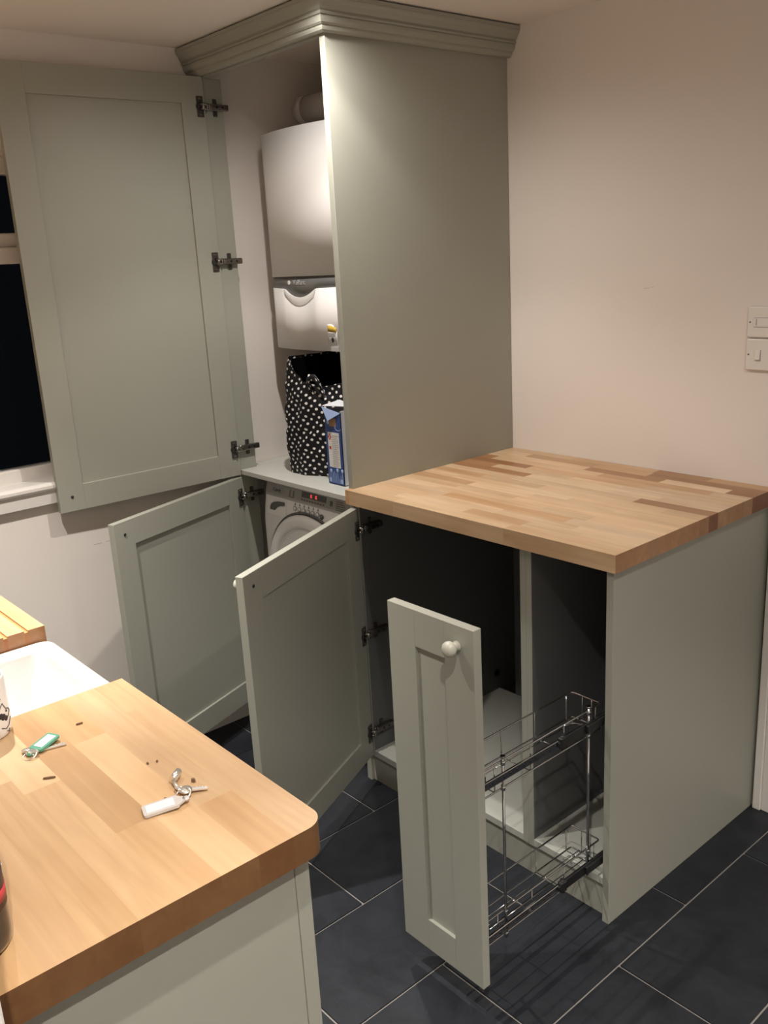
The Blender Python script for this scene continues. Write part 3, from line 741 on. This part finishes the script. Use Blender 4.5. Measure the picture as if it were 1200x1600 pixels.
ft = thing('worktop', 'beech worktop with drainer grooves on the far side of the white sink', 'worktop', (-.15, -1.29, .87))
# rows of full staves with lowered grooves between them
rg = random.Random(31); NP2 = [(206, 168, 124), (200, 160, 114), (210, 174, 132)]
yy = -.968
rows_ = []
seq = [.030, 'g', .030, 'g', .030, 'g', .030, 'g', .030, 'g', .030, 'g', .030, 'g', .030, 'g', .030, 'g', .040]
for q in seq:
    wd = .007 if q == 'g' else q
    rows_.append((yy-wd, yy, q == 'g')); yy -= wd
rows_.append((-1.618, yy, False))
for ya, yb, gr in rows_:
    c = rg.choice(NP)
    if gr: stave(ft, XW+.001, .318, ya, yb, .87, H-.0035, (200, 150, 100), WOODE)
    else:
        xm = rg.uniform(-.2, .1); stave(ft, XW+.001, xm, ya, yb, .87, H, rg.choice(NP), WOODE); stave(ft, xm, .318, ya, yb, .87, H, c, WOODE)

# ================================================================ SINK RUN
b = MB()
sx0, sx1, sy0, sy1 = .3195, .6315, -1.42, -.963
def sl(e, z, r): return [(px, py, z) for px, py in rrect(sx0+e, sx1-e, sy0+e, sy1-e, r, 6)]
b.loft([sl(.004, .650, .016), sl(0, .656, .020), sl(0, .876, .022), sl(.002, .8825, .022), sl(.007, .8850, .020), sl(.019, .8850, .018), sl(.025, .8820, .018), sl(.028, .874, .022),
        sl(.034, .70, .035), sl(.046, .682, .045), sl(.075, .676, .05), sl(.15, .673, .02)])
sink = tag(b.build('sink', CERAM, loc=((sx0+sx1)/2, (sy0+sy1)/2, .65)), 'white ceramic butler sink set between two beech worktops', 'sink')
b = MB(); b.lathe([(0, 0), (.03, 0), (.034, .003), (.030, .004), (.02, .001), (0, .001)], 24, Matrix.Translation(((sx0+sx1)/2, (sy0+sy1)/2, .6728))); b.build('drain', CHROME, sink)
def run_cab(x0, x1, ztop, label, doors, endp=False):
    t = thing('base_cupboard', label, 'cupboard', ((x0+x1)/2, -1.3, 0))
    b = MB(); b.box(x0+.001, x1-.001 if not endp else x1-.02, -1.6, -1.006, .09, ztop, .0006); b.build('carcass', GREEN, t)
    b = MB(); b.box(x0+.001, x1-.02 if endp else x1-.001, -1.07, -1.055, 0, .089); b.build('plinth', GREEN, t)
    if endp:
        b = MB(); b.box(x1-.0195, x1-.0045, -1.615, -1.004, 0, .8695, .0006); o = b.build('end_panel', GREEN, t); o['label'] = 'large sage green end panel below the foreground worktop'
        b = MB(); b.box(x1-.030, x1-.0035, -1.0035, -.984, 0, .8695, .0008); b.build('corner_post', GREEN, t)
        x1 = x1-.031
    n = doors; wd = (x1-x0)/n
    for k in range(n):
        M = Matrix.Translation((x0+(k+1)*wd-.002, -1.0045, 0)) @ Matrix.Rotation(pi, 4, 'Z')
        d = door_mesh(wd-.004, .10, ztop-.006, .07).build('door', GREEN, t, local=True, matrix=M)
        b = MB(); b.lathe(knob_prof(.9), 20, M @ Matrix.Translation((wd-.042 if k % 2 else .038, -.02, ztop-.05)) @ FACE_Y); b.build('knob', KNOBM, d)
run_cab(.634, 1.1395, .868, 'sage green end cupboard below the foreground beech worktop', 1, True)
run_cab(.3185, .633, .645, 'low sage green cupboard underneath the white sink', 2)
run_cab(XW+.002, .3175, .868, 'sage green cupboards below the drainer worktop by the window', 2)

# ================================================================ SMALL THINGS ON THE SINK RUN
Z0 = H+.0003
# mug
mg = thing('mug', 'white ceramic mug with dark drawing beside the sink, cut by the left edge', 'mug', (.655, -1.184, Z0))
b = MB(); b.lathe([(0, 0), (.034, 0), (.0365, .003), (.0375, .01), (.0375, .084), (.0368, .086), (.0352, .085), (.0345, .080), (.0345, .012), (.030, .006), (0, .005)], 40, Matrix.Translation((.655, -1.184, Z0)))
mb_ = b.build('cup_body', APPL, mg)
b = MB(); ca = (.655, -1.184)
b.tube([(ca[0]-.036*cos(.6)-.0*k, ca[1]-.036*sin(.6), Z0+.02) if k == 0 else (ca[0]-(.036+.026*sin(pi*k/8))*cos(.6), ca[1]-(.036+.026*sin(pi*k/8))*sin(.6), Z0+.02+.048*k/8) for k in range(9)], .005, 10)
b.build('handle', APPL, mg)
b = MB(); rg = random.Random(9); base_a = R(38)
def onmug(a, z, r=.0379): return (ca[0]+r*cos(a), ca[1]+r*sin(a), Z0+z)
for poly in ([(-.30, .035), (-.18, .046), (-.05, .050), (.1, .040), (.30, .037), (.38, .032), (.20, .027), (.02, .024)],
             [(-.25, .016), (-.05, .012), (.12, .014), (.26, .019), (.40, .022)], [(-.5, .05), (-.35, .058), (-.2, .052), (-.1, .058)], [(.0, .008), (.08, .005), (.16, .009)]):
    b.tube([onmug(base_a+p, z) for p, z in poly], .0006, 5)
for a_, z_, s_ in ((-.08, .030, .005), (.06, .026, .004), (-.2, .033, .0045), (.13, .036, .002)):
    P = onmug(base_a+a_, z_, .0374); b.lathe([(0, 0), (s_, 0), (s_*.7, .0008), (0, .001)], 10, Matrix.Translation(P) @ Vector((cos(base_a+a_), sin(base_a+a_), 0)).to_track_quat('Z', 'Y').to_matrix().to_4x4())
b.build('drawing', INK, mb_)['kind'] = 'stuff'
# bottle
bl = thing('bottle', 'dark glass bottle with red label band at the lower left edge', 'bottle', (1.082, -1.328, Z0))
Mb = Matrix.Translation((1.082, -1.328, Z0))
b = MB(); b.lathe([(0, .003), (.022, 0), (.0285, .003), (.031, .009), (.0315, .02), (.0315, .125), (.029, .145), (.019, .165), (.0125, .178), (.0118, .215), (.0135, .217), (.0135, .226), (0, .226)], 40, Mb); b.build('glass_body', BOTG, bl)
b = MB(); b.lathe([(.0316, .045), (.0319, .045), (.0319, .105), (.0316, .105)], 40, Mb); lb_ = b.build('label', BLAB2, bl)
b = MB(); b.lathe([(.0319, .052), (.0322, .052), (.0322, .064), (.0319, .064)], 40, Mb); b.build('red_band', BLAB, lb_)
b = MB(); rg = random.Random(2)
for k in range(60):
    a = rg.uniform(0, 2*pi); z_ = rg.uniform(.068, .102); P = Mb @ Vector((.0318*cos(a), .0318*sin(a), z_))
    b.lathe([(0, 0), (.0016, 0), (.0012, .0005), (0, .0006)], 6, Matrix.Translation(P) @ Vector((cos(a), sin(a), 0)).to_track_quat('Z', 'Y').to_matrix().to_4x4())
b.build('speckle_print', PAPER, lb_)['kind'] = 'stuff'
b = MB(); b.lathe([(.0145, .205), (.0148, .205), (.0148, .230), (.0135, .232), (0, .232)], 24, Mb); b.build('cap', BLAB, bl)
# key tags
def key(root, M, ln, r=.0085):
    b = MB(); b.lathe([(r*.35, 0), (r, 0), (r, .0018), (r*.35, .0018)], 18, M); b.box(r*.8, ln, -.0022, .0022, 0, .0018, M=M)
    for k in range(4): b.box(ln-.014+k*.0035, ln-.012+k*.0035, .002, .0042-.0006*(k % 2), 0, .0018, M=M)
    b.build('key', KEYM, root)
def ring(root, c, r, tilt=0):
    b = MB(); M = Matrix.Translation(c) @ Matrix.Rotation(tilt, 4, 'X')
    for dz, rr in ((0, r), (.0009, r*.985)):
        b.tube([tuple(M @ Vector((rr*cos(2*pi*k/24), rr*sin(2*pi*k/24), dz))) for k in range(24)], .0007, 6, closed=True)
    b.build('split_ring', KEYM, root)
def tagobj(root, x_, y_, rz, ln, wd, body, z=Z0, tilt=0):
    M = Matrix.Translation((x_, y_, z)) @ Matrix.Rotation(rz, 4, 'Z') @ Matrix.Rotation(tilt, 4, 'Y')
    b = MB(); b.prism(rrect(-ln/2, ln/2, -wd/2, wd/2, .003, 3), 0, .0035, M=M); b.prism([(ln/2-.001, -wd*.42), (ln/2+.008, -.003), (ln/2+.008, .003), (ln/2-.001, wd*.42)], .0005, .003, M=M)
    b.lathe([(.0018, 0), (.0042, 0), (.0042, .003), (.0018, .003)], 14, M @ Matrix.Translation((ln/2+.009, 0, 0)))
    t_ = b.build('tag_body', body, root)
    b = MB(); b.box(-ln/2+.004, ln/2-.005, -wd/2+.0035, wd/2-.0035, .0035, .0040, M=M); b.build('paper_label', PAPER, t_)
kg = thing('key_ring', 'key ring with green plastic tag on the foreground worktop', 'keys', (.752, -1.137, Z0))
tagobj(kg, .7500, -1.1345, R(-64), .037, .021, TAGG, Z0+.003, R(4))
ring(kg, (.7645, -1.160, Z0+.002), .010, R(20)); ring(kg, (.758, -1.158, Z0+.004), .007, R(-35))
key(kg, Matrix.Translation((.758, -1.155, Z0+.0005)) @ Matrix.Rotation(R(75), 4, 'Z'), .043)
key(kg, Matrix.Translation((.750, -1.160, Z0+.0025)) @ Matrix.Rotation(R(20), 4, 'Z') @ Matrix.Rotation(R(-6), 4, 'Y'), .022, .006)
kw = thing('key_ring', 'key ring with white tag and several small keys near the worktop edge', 'keys', (.99, -1.08, Z0))
tagobj(kw, 1.0020, -1.0945, R(72), .042, .023, TAGW, Z0+.002, R(-4))
ring(kw, (.998, -1.0625, Z0+.003), .010, R(25)); ring(kw, (.985, -1.060, Z0+.004), .006, R(-30))
key(kw, Matrix.Translation((.994, -1.057, Z0+.004)) @ Matrix.Rotation(R(62), 4, 'Z') @ Matrix.Rotation(R(5), 4, 'Y'), .026, .008)
key(kw, Matrix.Translation((.988, -1.054, Z0+.001)) @ Matrix.Rotation(R(50), 4, 'Z'), .022, .007)
b = MB(); b.tube([(.990, -1.062, Z0+.003), (.975, -1.060, Z0+.004), (.962, -1.057, Z0+.005)], .0022, 8); b.cyl((.964, -1.058, Z0+.006), (.953, -1.044, Z0+.007), .0048, 14); b.cyl((.953, -1.044, Z0+.007), (.9522, -1.0425, Z0+.007), .003, 12)
b.build('barrel_key', KEYM, kw)
def chip(x_, y_, ln, wd, rz, label, cat='chip', hgt=.0022):
    M = Matrix.Translation((x_, y_, Z0)) @ Matrix.Rotation(rz, 4, 'Z'); b = MB()
    b.loft([[tuple(M @ Vector((u*ln/2, v*wd/2*s_, zz))) for u, v, zz in ((-1, -.4, 0), (-.3, -1, 0), (.8, -.8, 0), (1, .2, 0), (.2, 1, 0), (-.8, .7, 0))] for s_ in (1,)] +
           [[tuple(M @ Vector((u*ln/2*.9, v*wd/2*.6, hgt))) for u, v in ((-1, -.4), (-.3, -1), (.8, -.8), (1, .2), (.2, 1), (-.8, .7))]], smooth=False)
    tag(b.build('wood_chip', BITS, matrix=Matrix.Translation((x_, y_, Z0))), label, cat)
chip(.836, -1.163, .016, .004, R(60), 'brown splinter lying between the green key tag and the worktop edge')
chip(.7275, -1.077, .010, .003, R(80), 'short brown chip on the worktop near the white sink')
chip(.977, -1.037, .006, .0055, R(20), 'small brown nugget right of the barrel key', hgt=.004)
chip(.9885, -1.081, .005, .004, R(40), 'brown crumb beside the white key tag', hgt=.003)
chip(.897, -1.058, .004, .003, R(10), 'tiny dark crumb in the middle of the foreground worktop')
chip(.901, -1.047, .003, .003, R(70), 'tiny pale crumb just right of the darker crumb mid worktop')

# ================================================================ WALL SWITCHES
def plate(z0, z1, label, kind):
    x0, x1 = .770, .845; t = thing('switch_plate', label, 'switch', ((x0+x1)/2, YB, z0))
    b = MB(); y = YB-.0005
    L = []
    for e, d, r in ((0, 0, .005), (0, .005, .005), (.0012, .0068, .0045), (.003, .0075, .004)):
        L.append([(px, y-d, pz) for px, pz in rrect(x0+e, x1-e, z0+e, z1-e, r, 4)])
    b.loft(L); b.build('face_plate', WHITE, t)
    zc = (z0+z1)/2; xm = (x0+x1)/2
    for x_ in (x0+.008, x1-.008):
        b = MB(); b.lathe([(0, 0), (.0021, 0), (.0021, .0008), (0, .0010)], 12, Matrix.Translation((x_, y-.0074, zc)) @ FACE_Y); b.build('screw', GREYP, t)
    if kind == 'spur':
        b = MB(); b.box(x0+.018, x1-.016, y-.0095, y-.007, zc-.011, zc+.010, .0008); f_ = b.build('fuse_holder', WHITE, t)
        b = MB(); b.box(x0+.0235, x0+.0265, y-.0100, y-.0092, zc-.008, zc+.008); b.box(x0+.018, x1-.016, y-.0078, y-.0073, zc+.0105, zc+.0115); b.box(x0+.018, x1-.016, y-.0078, y-.0073, zc-.0125, zc-.0112); b.build('groove', LGREY, f_)
    else:
        b = MB(); P = [(y-.007, zc-.012), (y-.0125, zc-.0115), (y-.009, zc+.0115), (y-.007, zc+.012)]
        b.loft([[(xm-.0105, a, c) for a, c in P], [(xm+.0005, a, c) for a, c in P]], smooth=False)
        b.build('rocker', WHITE, t)
        b = MB(); b.box(xm-.0125, xm+.0025, y-.0079, y-.0073, zc-.0140, zc-.0122); b.box(xm+.001, xm+.0025, y-.0079, y-.0073, zc-.013, zc+.012); b.build('groove', LGREY, t)
plate(1.281, 1.355, 'upper white square fused switch plate on the cream wall', 'spur')
plate(1.201, 1.278, 'lower white square light switch with rocker on the cream wall', 'rocker')
